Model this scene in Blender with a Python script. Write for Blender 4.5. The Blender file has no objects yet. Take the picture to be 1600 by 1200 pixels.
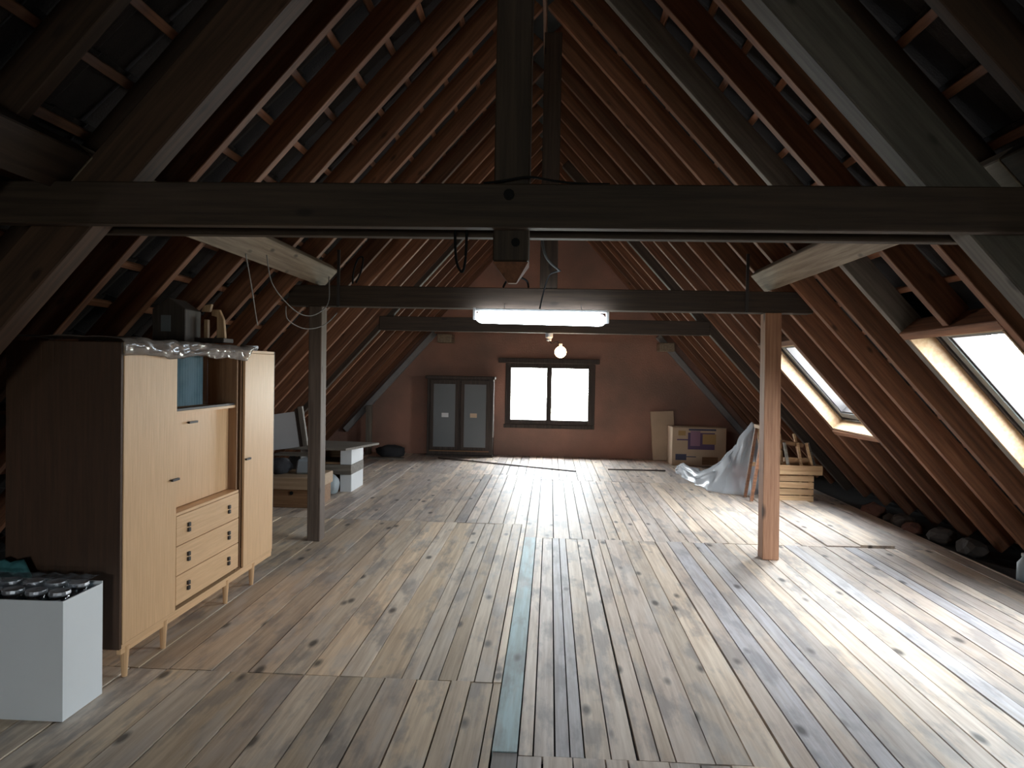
import bpy, bmesh, math, random
from mathutils import Matrix, Vector, noise
random.seed(7)
S = bpy.context.scene
COL = S.collection
V = Vector

# ------------------------------------------------------------------ camera
F = 1110.0; HCAM = 1.55
yc = V((60, 22, -F)).normalized()
xc = V((1, -.02, 0)); xc.z = (xc.x*yc.x + xc.y*yc.y)/-yc.z; xc.normalize()
zc = xc.cross(yc)
cam_d = bpy.data.cameras.new('camera'); cam_d.sensor_width = 36; cam_d.lens = F/1600*36
cam_d.clip_start = .05; cam_d.clip_end = 200
cam = bpy.data.objects.new('camera', cam_d); COL.objects.link(cam)
cam.matrix_world = Matrix.Translation((0, 0, HCAM)) @ Matrix((xc, yc, zc)).to_4x4()
S.camera = cam
# ------------------------------------------------------------------ view, sky
S.view_settings.view_transform = 'Standard'; S.view_settings.look = 'None'
S.view_settings.gamma = 1; S.view_settings.use_curve_mapping = False
S.view_settings.exposure = 0.0
SKY = 59.0
wd = bpy.data.worlds.new('overcast_sky'); S.world = wd; wd.use_nodes = True
nt = wd.node_tree; nt.nodes.clear()
o_ = nt.nodes.new('ShaderNodeOutputWorld'); bg = nt.nodes.new('ShaderNodeBackground')
tc = nt.nodes.new('ShaderNodeTexCoord'); sx = nt.nodes.new('ShaderNodeSeparateXYZ'); cr = nt.nodes.new('ShaderNodeValToRGB')
mr = nt.nodes.new('ShaderNodeMapRange'); mr.inputs[1].default_value = -1; mr.inputs[2].default_value = 1
nt.links.new(tc.outputs['Generated'], sx.inputs[0]); nt.links.new(sx.outputs[2], mr.inputs[0]); nt.links.new(mr.outputs[0], cr.inputs[0])
e = cr.color_ramp.elements
e[0].position = .0; e[0].color = (.16, .18, .15, 1)
e[1].position = 1; e[1].color = (.84, .91, 1, 1)
q = e.new(.47); q.color = (.37, .38, .34, 1); q = e.new(.52); q.color = (.86, .89, .93, 1)
nt.links.new(cr.outputs[0], bg.inputs[0]); bg.inputs[1].default_value = SKY; nt.links.new(bg.outputs[0], o_.inputs[0])
S.cycles.max_bounces = 10; S.cycles.diffuse_bounces = 6; S.cycles.transparent_max_bounces = 12
S.cycles.use_denoising = True
S.cycles.caustics_reflective = False; S.cycles.caustics_refractive = False

# ------------------------------------------------------------------ roof frame
X0 = -.1; SL = 1.11; TH = math.atan(SL); CT, ST = math.cos(TH), math.sin(TH)
def RM(side, A=4.55):
    """roof frame: local x = world Y, local y = down the slope from the ridge, local z = outward normal"""
    D = V((side*CT, 0, -ST)); N = V((side*ST, 0, CT)); Y = V((0, 1, 0))
    m = Matrix((Y, D, N)).transposed().to_4x4(); m.translation = V((X0, 0, A)); return m
RL, RR = RM(-1), RM(1)
Y_NEAR, Y_WALL = -2.0, -6.8

def portal(name, mat4, sx_, sy_):
    l = bpy.data.lights.new(name, 'AREA'); l.shape = 'RECTANGLE'; l.size = sx_; l.size_y = sy_
    l.cycles.is_portal = True
    ob = bpy.data.objects.new(name, l); COL.objects.link(ob); ob.matrix_world = mat4
SKYLIGHTS = [(3.875, 4.875, 3.70, 4.86), (7.02, 8.03, 3.66, 4.84)]     # Y range, slope range of the two roof windows
for (ya, yb, da, db) in SKYLIGHTS:
    portal('sky_portal', RR @ Matrix.Translation(((ya+yb)/2, (da+db)/2, .47)), yb-ya, db-da)
portal('sky_portal', Matrix.Translation((-.01, 13.05, 1.1)) @ Matrix.Rotation(-math.pi/2, 4, 'X'), 1.5, 1.05)
portal('sky_portal', Matrix.Translation((-.01, Y_WALL-.33, 1.1)) @ Matrix.Rotation(math.pi/2, 4, 'X'), 1.5, 1.05)

# ------------------------------------------------------------------ materials
def newmat(name):
    m = bpy.data.materials.new(name); m.use_nodes = True
    n = m.node_tree; b = n.nodes['Principled BSDF']; return m, n, b
def N(n, t, **k):
    x = n.nodes.new(t)
    for a, b in k.items(): setattr(x, a, b)
    return x
def plain(name, col, rough=.6, metal=0, bump=0, bscale=60, var=0, spec=.5):
    m, n, b = newmat(name)
    b.inputs['Base Color'].default_value = (*col, 1); b.inputs['Roughness'].default_value = rough; b.inputs['Metallic'].default_value = metal
    b.inputs['Specular IOR Level'].default_value = spec
    tc = N(n, 'ShaderNodeTexCoord')
    if var:
        no = N(n, 'ShaderNodeTexNoise'); no.inputs['Scale'].default_value = bscale*.15; no.inputs['Detail'].default_value = 6
        n.links.new(tc.outputs['Object'], no.inputs['Vector'])
        mx = N(n, 'ShaderNodeMix', data_type='RGBA'); mx.inputs[6].default_value = (*[c*(1-var) for c in col], 1); mx.inputs[7].default_value = (*[min(1, c*(1+var)) for c in col], 1)
        n.links.new(no.outputs[0], mx.inputs[0]); n.links.new(mx.outputs[2], b.inputs['Base Color'])
    if bump:
        no = N(n, 'ShaderNodeTexNoise'); no.inputs['Scale'].default_value = bscale; n.links.new(tc.outputs['Object'], no.inputs['Vector'])
        bp = N(n, 'ShaderNodeBump'); bp.inputs['Strength'].default_value = bump; bp.inputs['Distance'].default_value = .01
        n.links.new(no.outputs[0], bp.inputs['Height']); n.links.new(bp.outputs[0], b.inputs['Normal'])
    return m
def wood(name, col, dark=None, axis='X', rough=.65, rand=.35, knots=True, kcol=None, kbig=1.0, grain=1.0, usecol=False, stains=0.0, spec=.4):
    """sawn timber: grain along an object axis, tone varying from piece to piece, scattered knots"""
    m, n, b = newmat(name); L = n.links.new
    dark = dark or tuple(c*.55 for c in col)
    tc = N(n, 'ShaderNodeTexCoord'); oi = N(n, 'ShaderNodeObjectInfo')
    off = N(n, 'ShaderNodeMath', operation='MULTIPLY'); off.inputs[1].default_value = 37.0; L(oi.outputs['Random'], off.inputs[0])
    add = N(n, 'ShaderNodeVectorMath', operation='ADD'); L(tc.outputs['Object'], add.inputs[0]); L(off.outputs[0], add.inputs[1])
    mp = N(n, 'ShaderNodeMapping'); s = [1, 1, 1]; s['XYZ'.index(axis)] = .045; mp.inputs['Scale'].default_value = s; L(add.outputs[0], mp.inputs[0])
    g = N(n, 'ShaderNodeTexNoise'); g.inputs['Scale'].default_value = 38*grain; g.inputs['Detail'].default_value = 6; g.inputs['Roughness'].default_value = .62; L(mp.outputs[0], g.inputs['Vector'])
    rp = N(n, 'ShaderNodeValToRGB'); rp.color_ramp.elements[0].position = .36; rp.color_ramp.elements[1].position = .66; L(g.outputs[0], rp.inputs[0])
    mx = N(n, 'ShaderNodeMix', data_type='RGBA'); mx.inputs[6].default_value = (*dark, 1); mx.inputs[7].default_value = (*col, 1); L(rp.outputs[0], mx.inputs[0])
    out = mx.outputs[2]
    if usecol:
        dk = N(n, 'ShaderNodeMix', data_type='RGBA', blend_type='MULTIPLY'); dk.inputs[0].default_value = 1
        L(oi.outputs['Color'], dk.inputs[6]); L(out, dk.inputs[7]); out = dk.outputs[2]
    # tone from piece to piece
    hv = N(n, 'ShaderNodeHueSaturation'); mv = N(n, 'ShaderNodeMapRange'); mv.inputs[3].default_value = 1-rand; mv.inputs[4].default_value = 1+rand
    L(oi.outputs['Random'], mv.inputs[0]); L(mv.outputs[0], hv.inputs['Value']); L(out, hv.inputs['Color']); out = hv.outputs[0]
    if stains:
        sn = N(n, 'ShaderNodeTexNoise'); sn.inputs['Scale'].default_value = 3.6; sn.inputs['Detail'].default_value = 5; sn.inputs['Roughness'].default_value = .6
        mp2 = N(n, 'ShaderNodeMapping'); s = [1.9, 1.9, 1.9]; s['XYZ'.index(axis)] = .55; mp2.inputs['Scale'].default_value = s; L(add.outputs[0], mp2.inputs[0]); L(mp2.outputs[0], sn.inputs['Vector'])
        r2 = N(n, 'ShaderNodeValToRGB'); r2.color_ramp.elements[0].position = .50; r2.color_ramp.elements[1].position = .62; L(sn.outputs[0], r2.inputs[0])
        ms = N(n, 'ShaderNodeMath', operation='MULTIPLY'); ms.inputs[1].default_value = stains; L(r2.outputs[0], ms.inputs[0])
        m2 = N(n, 'ShaderNodeMix', data_type='RGBA'); L(ms.outputs[0], m2.inputs[0]); L(out, m2.inputs[6]); m2.inputs[7].default_value = (.20, .185, .19, 1); out = m2.outputs[2]
        sn2 = N(n, 'ShaderNodeTexNoise'); sn2.inputs['Scale'].default_value = 4.0; sn2.inputs['Detail'].default_value = 5
        mp3 = N(n, 'ShaderNodeMapping'); mp3.inputs['Location'].default_value = (9, 4, 2); s = [1.7, 1.7, 1.7]; s['XYZ'.index(axis)] = .4; mp3.inputs['Scale'].default_value = s; L(add.outputs[0], mp3.inputs[0]); L(mp3.outputs[0], sn2.inputs['Vector'])
        r3 = N(n, 'ShaderNodeValToRGB'); r3.color_ramp.elements[0].position = .54; r3.color_ramp.elements[1].position = .66; L(sn2.outputs[0], r3.inputs[0])
        ms3 = N(n, 'ShaderNodeMath', operation='MULTIPLY'); ms3.inputs[1].default_value = stains*.8; L(r3.outputs[0], ms3.inputs[0])
        m3 = N(n, 'ShaderNodeMix', data_type='RGBA'); L(ms3.outputs[0], m3.inputs[0]); L(out, m3.inputs[6]); m3.inputs[7].default_value = (.60, .55, .51, 1); out = m3.outputs[2]
    if knots:
        mk = N(n, 'ShaderNodeMapping'); s = [1, 1, 1]; s['XYZ'.index(axis)] = .42; mk.inputs['Scale'].default_value = s; L(add.outputs[0], mk.inputs[0])
        vo = N(n, 'ShaderNodeTexVoronoi'); vo.inputs['Scale'].default_value = 6.5; L(mk.outputs[0], vo.inputs['Vector'])
        rk = N(n, 'ShaderNodeValToRGB'); rk.color_ramp.elements[0].position = .055*kbig; rk.color_ramp.elements[0].color = (1, 1, 1, 1)
        rk.color_ramp.elements[1].position = .13*kbig; rk.color_ramp.elements[1].color = (0, 0, 0, 1); L(vo.outputs['Distance'], rk.inputs[0])
        kk = N(n, 'ShaderNodeMath', operation='MULTIPLY'); L(rk.outputs[0], kk.inputs[0])
        sc_ = N(n, 'ShaderNodeSeparateColor'); L(vo.outputs['Color'], sc_.inputs[0]); gt = N(n, 'ShaderNodeMath', operation='GREATER_THAN'); gt.inputs[1].default_value = .32; L(sc_.outputs[0], gt.inputs[0])
        kg = N(n, 'ShaderNodeMath', operation='MULTIPLY'); kg.inputs[1].default_value = .85; L(gt.outputs[0], kg.inputs[0]); L(kg.outputs[0], kk.inputs[1])
        m4 = N(n, 'ShaderNodeMix', data_type='RGBA'); L(kk.outputs[0], m4.inputs[0]); L(out, m4.inputs[6]); m4.inputs[7].default_value = (*(kcol or [c*.22 for c in col]), 1); out = m4.outputs[2]
    L(out, b.inputs['Base Color'])
    b.inputs['Roughness'].default_value = rough; b.inputs['Specular IOR Level'].default_value = spec
    bp = N(n, 'ShaderNodeBump'); bp.inputs['Strength'].default_value = .25; bp.inputs['Distance'].default_value = .004
    L(g.outputs[0], bp.inputs['Height']); L(bp.outputs[0], b.inputs['Normal'])
    return m
M = {}
M['floor'] = wood('floorboard_wood', (1.0, 1.0, 1.0), (.72, .67, .63), 'Y', rough=.55, rand=.16, usecol=True, stains=.55, spec=.45, kcol=(.055, .045, .04), kbig=1.5)
for a in 'XYZ':
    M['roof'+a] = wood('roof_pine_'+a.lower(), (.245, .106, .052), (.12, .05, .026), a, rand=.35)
    M['near'+a] = wood('shade_dark_roof_timber_'+a.lower(), (.095, .05, .03), (.045, .025, .016), a, rand=.3)  # roof pine darkened for the near bay, its shade put into the colour
    M['beam'+a] = wood('beam_timber_'+a.lower(), (.068, .044, .030), (.034, .022, .015), a, rand=.2)
    M['pale'+a] = wood('pale_pine_'+a.lower(), (.62, .42, .24), (.40, .23, .12), a, rand=.15)
    M['grey'+a] = wood('grey_timber_'+a.lower(), (.24, .21, .175), (.13, .11, .09), a, rand=.15)
    M['purl'+a] = wood('purlin_timber_'+a.lower(), (.33, .26, .185), (.19, .14, .095), a, rand=.1)
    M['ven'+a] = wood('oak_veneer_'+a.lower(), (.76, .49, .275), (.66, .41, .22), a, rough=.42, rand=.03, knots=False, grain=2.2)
    M['brown'+a] = wood('brown_board_'+a.lower(), (.33, .19, .10), (.21, .11, .055), a, rand=.15, knots=False)
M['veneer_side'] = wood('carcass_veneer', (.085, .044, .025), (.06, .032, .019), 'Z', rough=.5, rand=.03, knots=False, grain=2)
M['bright'] = wood('new_pine_lining', (.52, .38, .25), (.42, .27, .15), 'Y', rand=.05)
M['postR'] = wood('reddish_post_timber', (.42, .23, .14), (.24, .12, .07), 'Z', rand=.05)
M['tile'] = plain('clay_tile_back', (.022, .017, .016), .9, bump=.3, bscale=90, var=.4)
M['light_block'] = plain('light_block_sheet', (.02, .018, .018), .95)  # for the added sheet that blocks light through the tile gaps
M['sub'] = plain('dark_subfloor', (.035, .03, .028), .95, bump=.4, bscale=30, var=.4)
M['black'] = plain('black_rubber', (.012, .012, .013), .85, spec=.2)
M['dark'] = plain('dark_metal', (.05, .045, .045), .5, .5)
M['wire'] = plain('grey_wire', (.22, .21, .2), .6)
M['steel'] = plain('zinc_metal', (.72, .75, .8), .3, .85)
M['white'] = plain('white_board', (.72, .74, .76), .55, var=.04)
M['whitebox'] = plain('white_card', (.84, .88, .91), .6, var=.04, bscale=30)
M['lamp_body'] = plain('white_enamel', (.75, .77, .8), .4)
M['card'] = plain('brown_cardboard', (.60, .45, .32), .8, var=.1, bscale=40)
M['purple'] = plain('purple_print', (.13, .08, .17), .6)
M['pink'] = plain('pink_print', (.36, .20, .30), .6)
M['gold'] = plain('ochre_print', (.48, .30, .12), .6)
M['navy'] = plain('navy_print', (.07, .075, .13), .6)
M['red'] = plain('red_card', (.42, .07, .08), .6, var=.15, bscale=40)
M['teal'] = plain('teal_cloth', (.05, .19, .20), .8, bump=.5, bscale=40)
M['greymetal'] = plain('grey_panel', (.155, .17, .18), .5, var=.1, bscale=12)
M['darkwood'] = wood('dark_stained_wood', (.075, .055, .045), (.04, .03, .025), 'Z', rand=.05, knots=False)
M['plaster'] = plain('gable_mortar', (.30, .29, .29), .9, bump=.6, bscale=30, var=.2)
M['clay'] = plain('broken_clay', (.15, .065, .045), .9, bump=.5, bscale=40, var=.3)
M['stone'] = plain('rubble_stone', (.075, .062, .055), .9, bump=.6, bscale=30, var=.3)
M['milk'] = plain('milky_plastic', (.45, .52, .56), .4)
M['clothd'] = plain('dark_cloth', (.03, .03, .035), .9, bump=.6, bscale=30)
def gable():
    m, n, b = newmat('reddish_gable_render'); L = n.links.new
    tc = N(n, 'ShaderNodeTexCoord'); a = N(n, 'ShaderNodeTexNoise'); a.inputs['Scale'].default_value = 1.1; a.inputs['Detail'].default_value = 8; L(tc.outputs['Object'], a.inputs['Vector'])
    mx = N(n, 'ShaderNodeValToRGB'); mx.color_ramp.elements[0].position = .35; mx.color_ramp.elements[0].color = (.26, .165, .13, 1); mx.color_ramp.elements[1].position = .65; mx.color_ramp.elements[1].color = (.44, .23, .17, 1)
    L(a.outputs[0], mx.inputs[0]); L(mx.outputs[0], b.inputs['Base Color']); b.inputs['Roughness'].default_value = .9
    g = N(n, 'ShaderNodeTexNoise'); g.inputs['Scale'].default_value = 45; g.inputs['Detail'].default_value = 4; L(tc.outputs['Object'], g.inputs['Vector'])
    bp = N(n, 'ShaderNodeBump'); bp.inputs['Strength'].default_value = .6; bp.inputs['Distance'].default_value = .01; L(g.outputs[0], bp.inputs['Height']); L(bp.outputs[0], b.inputs['Normal'])
    return m
M['gable'] = gable()
def glass(name, tint=(1, 1, 1), gl=.06, rough=.02):
    m = bpy.data.materials.new(name); m.use_nodes = True; n = m.node_tree; n.nodes.clear()
    o = N(n, 'ShaderNodeOutputMaterial'); t = N(n, 'ShaderNodeBsdfTransparent'); t.inputs[0].default_value = (*tint, 1)
    g = N(n, 'ShaderNodeBsdfGlossy'); g.inputs['Roughness'].default_value = rough; mx = N(n, 'ShaderNodeMixShader'); mx.inputs[0].default_value = gl
    n.links.new(t.outputs[0], mx.inputs[1]); n.links.new(g.outputs[0], mx.inputs[2]); n.links.new(mx.outputs[0], o.inputs[0]); return m
M['glass'] = glass('window_glass', (.97, .99, .98))
M['cabglass'] = glass('cabinet_glass', (.9, .95, .97), .12)
M['jarglass'] = glass('jar_glass', (.72, .82, .88), .35, .08)
def film(name, col, alpha, rough=.25):
    m = bpy.data.materials.new(name); m.use_nodes = True; n = m.node_tree; n.nodes.clear()
    o = N(n, 'ShaderNodeOutputMaterial'); t = N(n, 'ShaderNodeBsdfTransparent'); p = N(n, 'ShaderNodeBsdfPrincipled')
    p.inputs['Base Color'].default_value = (*col, 1); p.inputs['Roughness'].default_value = rough; p.inputs['Specular IOR Level'].default_value = .8
    mx = N(n, 'ShaderNodeMixShader'); mx.inputs[0].default_value = alpha
    n.links.new(t.outputs[0], mx.inputs[1]); n.links.new(p.outputs[0], mx.inputs[2]); n.links.new(mx.outputs[0], o.inputs[0]); return m
M['film'] = film('clear_plastic_film', (.82, .88, .94), .46, .22)
M['topfilm'] = film('dusty_plastic_film', (.24, .205, .185), .62, .18)
M['boxfilm'] = film('shrink_wrap_film', (.70, .77, .85), .08, .10)
def emit(name, col, st):
    m = bpy.data.materials.new(name); m.use_nodes = True; n = m.node_tree; n.nodes.clear()
    o = N(n, 'ShaderNodeOutputMaterial'); em = N(n, 'ShaderNodeEmission'); em.inputs[0].default_value = (*col, 1); em.inputs[1].default_value = st
    n.links.new(em.outputs[0], o.inputs[0]); return m
M['tube'] = emit('fluorescent_tube', (.80, .91, 1.0), 30)
M['bulb'] = emit('warm_bulb', (1, .62, .32), 34)

# ------------------------------------------------------------------ builders
W = {}      # world location of every parent at build time
def adopt(o, p):
    if p is None: return
    o.parent = p; o.matrix_parent_inverse = Matrix.Translation(-W[p])
def tag(o, label=None, cat=None, group=None, kind=None):
    if label: o['label'] = label
    if cat: o['category'] = cat
    if group: o['group'] = group
    if kind: o['kind'] = kind
    return o
def empty(name, loc, label=None, cat=None, group=None, kind=None):
    o = bpy.data.objects.new(name, None); COL.objects.link(o); o.empty_display_size = .1
    o.location = loc; W[o] = V(loc); return tag(o, label, cat, group, kind)
class MB:
    def __init__(s): s.bm = bmesh.new()
    def box(s, a, b, mat=None):
        x0, x1 = sorted((a[0], b[0])); y0, y1 = sorted((a[1], b[1])); z0, z1 = sorted((a[2], b[2]))
        vs = [V((x, y, z)) for z in (z0, z1) for y in (y0, y1) for x in (x0, x1)]
        if mat is not None: vs = [mat @ v for v in vs]
        v = [s.bm.verts.new(p) for p in vs]
        for f in ((0, 2, 3, 1), (4, 5, 7, 6), (0, 1, 5, 4), (2, 6, 7, 3), (0, 4, 6, 2), (1, 3, 7, 5)): s.bm.faces.new([v[i] for i in f])
        return s
    def prism(s, pts, d):
        """pts: outline in order; d: extrusion vector"""
        a = [s.bm.verts.new(V(p)) for p in pts]; b = [s.bm.verts.new(V(p)+V(d)) for p in pts]; n = len(a)
        s.bm.faces.new(a[::-1]); s.bm.faces.new(b)
        for i in range(n): s.bm.faces.new((a[i], a[(i+1) % n], b[(i+1) % n], b[i]))
        return s
    def bar(s, p0, p1, w, h, up=(0, 0, 1)):
        return s.box((0, -w/2, -h/2), ((V(p1)-V(p0)).length, w/2, h/2), frame(p0, p1, up))
    def tube(s, pts, r, n=6, closed=False):
        pts = [V(p) for p in pts]; rings = []
        rr = r if isinstance(r, (list, tuple)) else [r]*len(pts)
        for i, p in enumerate(pts):
            t = (pts[min(i+1, len(pts)-1)] - pts[max(i-1, 0)]).normalized()
            u = t.cross(V((0, 0, 1)));
            if u.length < .05: u = t.cross(V((0, 1, 0)))
            u.normalize(); w = t.cross(u)
            rings.append([s.bm.verts.new(p + (u*math.cos(k*2*math.pi/n)+w*math.sin(k*2*math.pi/n))*rr[i]) for k in range(n)])
        for a, b in zip(rings, rings[1:]):
            for k in range(n): s.bm.faces.new((a[k], a[(k+1) % n], b[(k+1) % n], b[k]))
        s.bm.faces.new(rings[0][::-1]); s.bm.faces.new(rings[-1]); return s
    def lathe(s, c, prof, n=16, axis=None):
        m = Matrix.Translation(c) @ (axis.to_track_quat('Z', 'Y').to_matrix().to_4x4() if axis else Matrix())
        rings = [[s.bm.verts.new(m @ V((r*math.cos(k*2*math.pi/n), r*math.sin(k*2*math.pi/n), z))) for k in range(n)] for r, z in prof]
        for a, b in zip(rings, rings[1:]):
            for k in range(n): s.bm.faces.new((a[k], a[(k+1) % n], b[(k+1) % n], b[k]))
        s.bm.faces.new(rings[0][::-1]); s.bm.faces.new(rings[-1]); return s
    def build(s, name, mat, parent=None, bevel=0, smooth=False, keep=False):
        bm = s.bm
        bmesh.ops.recalc_face_normals(bm, faces=bm.faces)
        if bevel: bmesh.ops.bevel(bm, geom=bm.edges[:], offset=bevel, segments=1, affect='EDGES', clamp_overlap=True)
        if keep: c = V((0, 0, 0))
        else:
            mn = V([min(v.co[i] for v in bm.verts) for i in range(3)]); mx = V([max(v.co[i] for v in bm.verts) for i in range(3)])
            c = V(((mn.x+mx.x)/2, (mn.y+mx.y)/2, mn.z))
            for v in bm.verts: v.co -= c
        me = bpy.data.meshes.new(name); bm.to_mesh(me); bm.free()
        if smooth:
            for p in me.polygons: p.use_smooth = True
        me.materials.append(mat)
        o = bpy.data.objects.new(name, me); COL.objects.link(o); o.location = c; W[o] = c; adopt(o, parent); return o
def frame(p0, p1, up=(0, 0, 1)):
    p0, p1 = V(p0), V(p1); x = (p1-p0).normalized(); z = V(up); y = z.cross(x).normalized(); z = x.cross(y)
    m = Matrix((x, y, z)).transposed().to_4x4(); m.translation = p0; return m
_bc = {}
def beam(name, p0, p1, w, h, mat, parent=None, up=(0, 0, 1), bev=.005):
    """timber from p0 to p1 (centre line), width w across, height h along 'up'; grain along its length; alike ones share a mesh"""
    p0, p1 = V(p0), V(p1); L = (p1-p0).length; key = (round(L, 3), w, h, mat.name, bev)
    if key not in _bc:
        b = MB().box((-L/2, -w/2, -h/2), (L/2, w/2, h/2)); bm = b.bm
        bmesh.ops.recalc_face_normals(bm, faces=bm.faces)
        if bev: bmesh.ops.bevel(bm, geom=bm.edges[:], offset=bev, segments=1, affect='EDGES', clamp_overlap=True)
        me = bpy.data.meshes.new(name); bm.to_mesh(me); bm.free(); me.materials.append(mat); _bc[key] = me
    o = bpy.data.objects.new(name, _bc[key]); COL.objects.link(o)
    m = frame(p0, p1, up); m.translation = (p0+p1)/2
    o.matrix_basis = m; W[o] = (p0+p1)/2
    if parent is not None: adopt(o, parent)
    return o
def smoothpath(pts, k=6):
    pts = [V(p) for p in pts]; P = [pts[0]]+pts+[pts[-1]]; out = []
    for i in range(1, len(P)-2):
        for j in range(k):
            t = j/k; a, b, c, d = P[i-1:i+3]
            out.append(.5*((2*b)+(c-a)*t+(2*a-5*b+4*c-d)*t*t+(3*b-a-3*c+d)*t**3))
    return out+[pts[-1]]
def copy_tree(o, parent=None):
    c = o.copy(); COL.objects.link(c); W[c] = W[o]
    if parent:
        c.parent = parent; c.matrix_parent_inverse = o.matrix_parent_inverse.copy()
    for ch in list(o.children): copy_tree(ch, c)
    return c

# ================================================================== FLOOR
fl = MB().box((-4.75, Y_WALL-.1, -.16), (4.55, 13.0, -.045)).build('floor', M['sub']); tag(fl, kind='structure')
def plank(xa, xb, ya, yb, col, top=0.0):
    b = MB().box((xa+random.uniform(.0018, .006), ya+random.uniform(.001, .006), -.03), (xb-random.uniform(.0018, .006), yb-.002, 0))
    o = b.build('floorboard', M['floor'], fl)
    o.location.z += top; o.color = (*col, 1); return o
TONES = [(.80, .63, .46), (.71, .56, .42), (.86, .72, .57), (.76, .65, .53), (.66, .53, .41), (.88, .71, .52), (.76, .60, .43)]
GREY = [(.76, .635, .54), (.69, .58, .50), (.80, .67, .55), (.64, .555, .50), (.83, .71, .61), (.74, .61, .49)]
def widths(x, xend, lo, hi, sgn):
    xs = [x]
    while (xs[-1]-xend)*sgn < 0: xs.append(xs[-1]+sgn*random.uniform(lo, hi))
    xs[-1] = xend; return xs
XB0, XB1 = -.208, -.10          # the blue board
def course(xs, ya, yb, tones, jit=0.0):
    xs = sorted(xs)
    for a, b in zip(xs, xs[1:]):
        if b-a < .02: continue
        c = random.choice(tones); f = random.uniform(.84, 1.13)
        plank(a, b, ya, yb, [v*f for v in c], random.uniform(-.003, .003))
LEFT_A = [XB0, -.252, -.36, -.46, -.63, -.79, -.905, -1.03, -1.20, -1.37, -1.58]
LEFT_B = [XB0, -.252, -.345, -.435, -.525, -.62, -.71, -.90, -1.02, -1.20, -1.36, -1.49, -1.68, -1.90]
RIGHT_A = [XB1, -.04, .05, .11, .17, .275, .38, .467, .53, .685, .835]
course(widths(LEFT_A[-1], -3.75, .15, .21, -1)+LEFT_A[:-1], Y_WALL, 3.47, TONES)
course(widths(LEFT_B[-1], -3.75, .12, .2, -1)+LEFT_B[:-1], 3.47, 7.07, TONES)
course(widths(XB0, -3.7, .09, .17, -1), 7.07, 10.35, GREY)
course(widths(XB0, -3.7, .09, .17, -1), 10.35, 12.7, GREY)
course([XB0, XB1], Y_WALL, 2.84, [(.30, .26, .23)])
plank(XB0, XB1, 2.84, 6.53, (.46, .63, .66), .002)
course([XB0, XB1], 6.53, 10.0, GREY); course([XB0, XB1], 10.0, 12.7, GREY)
course([XB1, .0, .12, .25, .34, .5, .62]+widths(.74, 3.62, .12, .19, 1), Y_WALL, 2.82, GREY)
course(RIGHT_A[:-1]+widths(RIGHT_A[-1], 3.62, .1, .175, 1), 2.82, 6.53, GREY*2+[(.60, .57, .58), (.56, .53, .55)])
course(widths(XB1, 2.35, .09, .17, 1), 6.53, 10.0, GREY+[(.74, .65, .54)])
for i, (a, b) in enumerate(((2.35, 2.53), (2.53, 2.83), (2.83, 3.14), (3.14, 3.38), (3.38, 3.62))):
    plank(a, b, 6.53+.02*(i == 2), 10.0, GREY[i], (.0, .012, .02, .0, .0)[i])
course(widths(XB1, 3.62, .1, .18, 1), 10.0, 12.7, GREY)

# ================================================================== GABLE WALLS AND WINDOW
def gable_wall(name, y, th, holes):
    half = (5.05)/SL
    zr = lambda x: 5.05-SL*abs(x-X0)
    b = MB()
    if not holes:
        b.prism([(X0-half, y, 0), (X0+half, y, 0), (X0, y, 5.05)], (0, th, 0))
    else:
        hx0, hx1, hz0, hz1 = holes
        b.prism([(X0-half, y, 0), (hx0, y, 0), (hx0, y, zr(hx0))], (0, th, 0))
        b.prism([(hx1, y, 0), (X0+half, y, 0), (hx1, y, zr(hx1))], (0, th, 0))
        b.prism([(hx0, y, 0), (hx1, y, 0), (hx1, y, hz0), (hx0, y, hz0)], (0, th, 0))
        b.prism([(hx0, y, hz1), (hx1, y, hz1), (hx1, y, zr(hx1)), (X0, y, 5.05), (hx0, y, zr(hx0))], (0, th, 0))
    for v in b.bm.verts: v.co.z -= .04
    return tag(b.build(name, M['gable']), kind='structure')
gable_wall('wall_back', 12.72, .3, (-.79, .77, .61, 1.70))
gable_wall('wall_front', Y_WALL-.3, .3, (-.79, .77, .61, 1.70))
def gable_window(name, y0, k):
    # k = +1: the wall lies towards +Y of the window's inner face
    w = empty(name, (-.01, y0, .5), kind='structure'); y = lambda d: y0+k*d
    MB().box((-.80, y(-.02), .57), (-.70, y(.10), 1.66)).build('window_frame', M['darkwood'], w, bevel=.006)
    MB().box((.68, y(-.02), .57), (.80, y(.10), 1.66)).build('window_frame', M['darkwood'], w, bevel=.006)
    MB().box((-.70, y(-.02), 1.575), (.68, y(.10), 1.66)).build('window_frame', M['darkwood'], w, bevel=.006)
    MB().box((-.70, y(-.02), .57), (.68, y(.10), .65)).build('window_frame', M['darkwood'], w, bevel=.006)
    MB().box((-.062, y(-.025), .65), (.030, y(.08), 1.575)).build('mullion', M['darkwood'], w, bevel=.006)
    MB().box((-.93, y(-.07), 1.662), (.87, y(-.002), 1.75)).build('lintel', M['darkwood'], w, bevel=.006)
    MB().box((-.82, y(-.026), .50), (.80, y(-.002), .568)).build('window_sill', M['darkwood'], w, bevel=.006)
    for xa, xb in ((-.70, -.055), (.022, .68)):
        MB().box((xa, y(-.010), .65), (xb, y(-.004), 1.575)).build('pane', M['glass'], w)
gable_window('window_1', 12.72, 1); gable_window('window_4', Y_WALL, -1)
# grey mortared verge strips running up under the last rafters
for i, sd in enumerate((-1, 1)):
    Mx = RM(sd, 4.30); t = MB().box((12.60, 2.9, 0), (12.715, 5.3, .10), Mx).build('trim_%d' % (i+1), M['plaster'], bevel=.01); tag(t, kind='structure')

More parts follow.
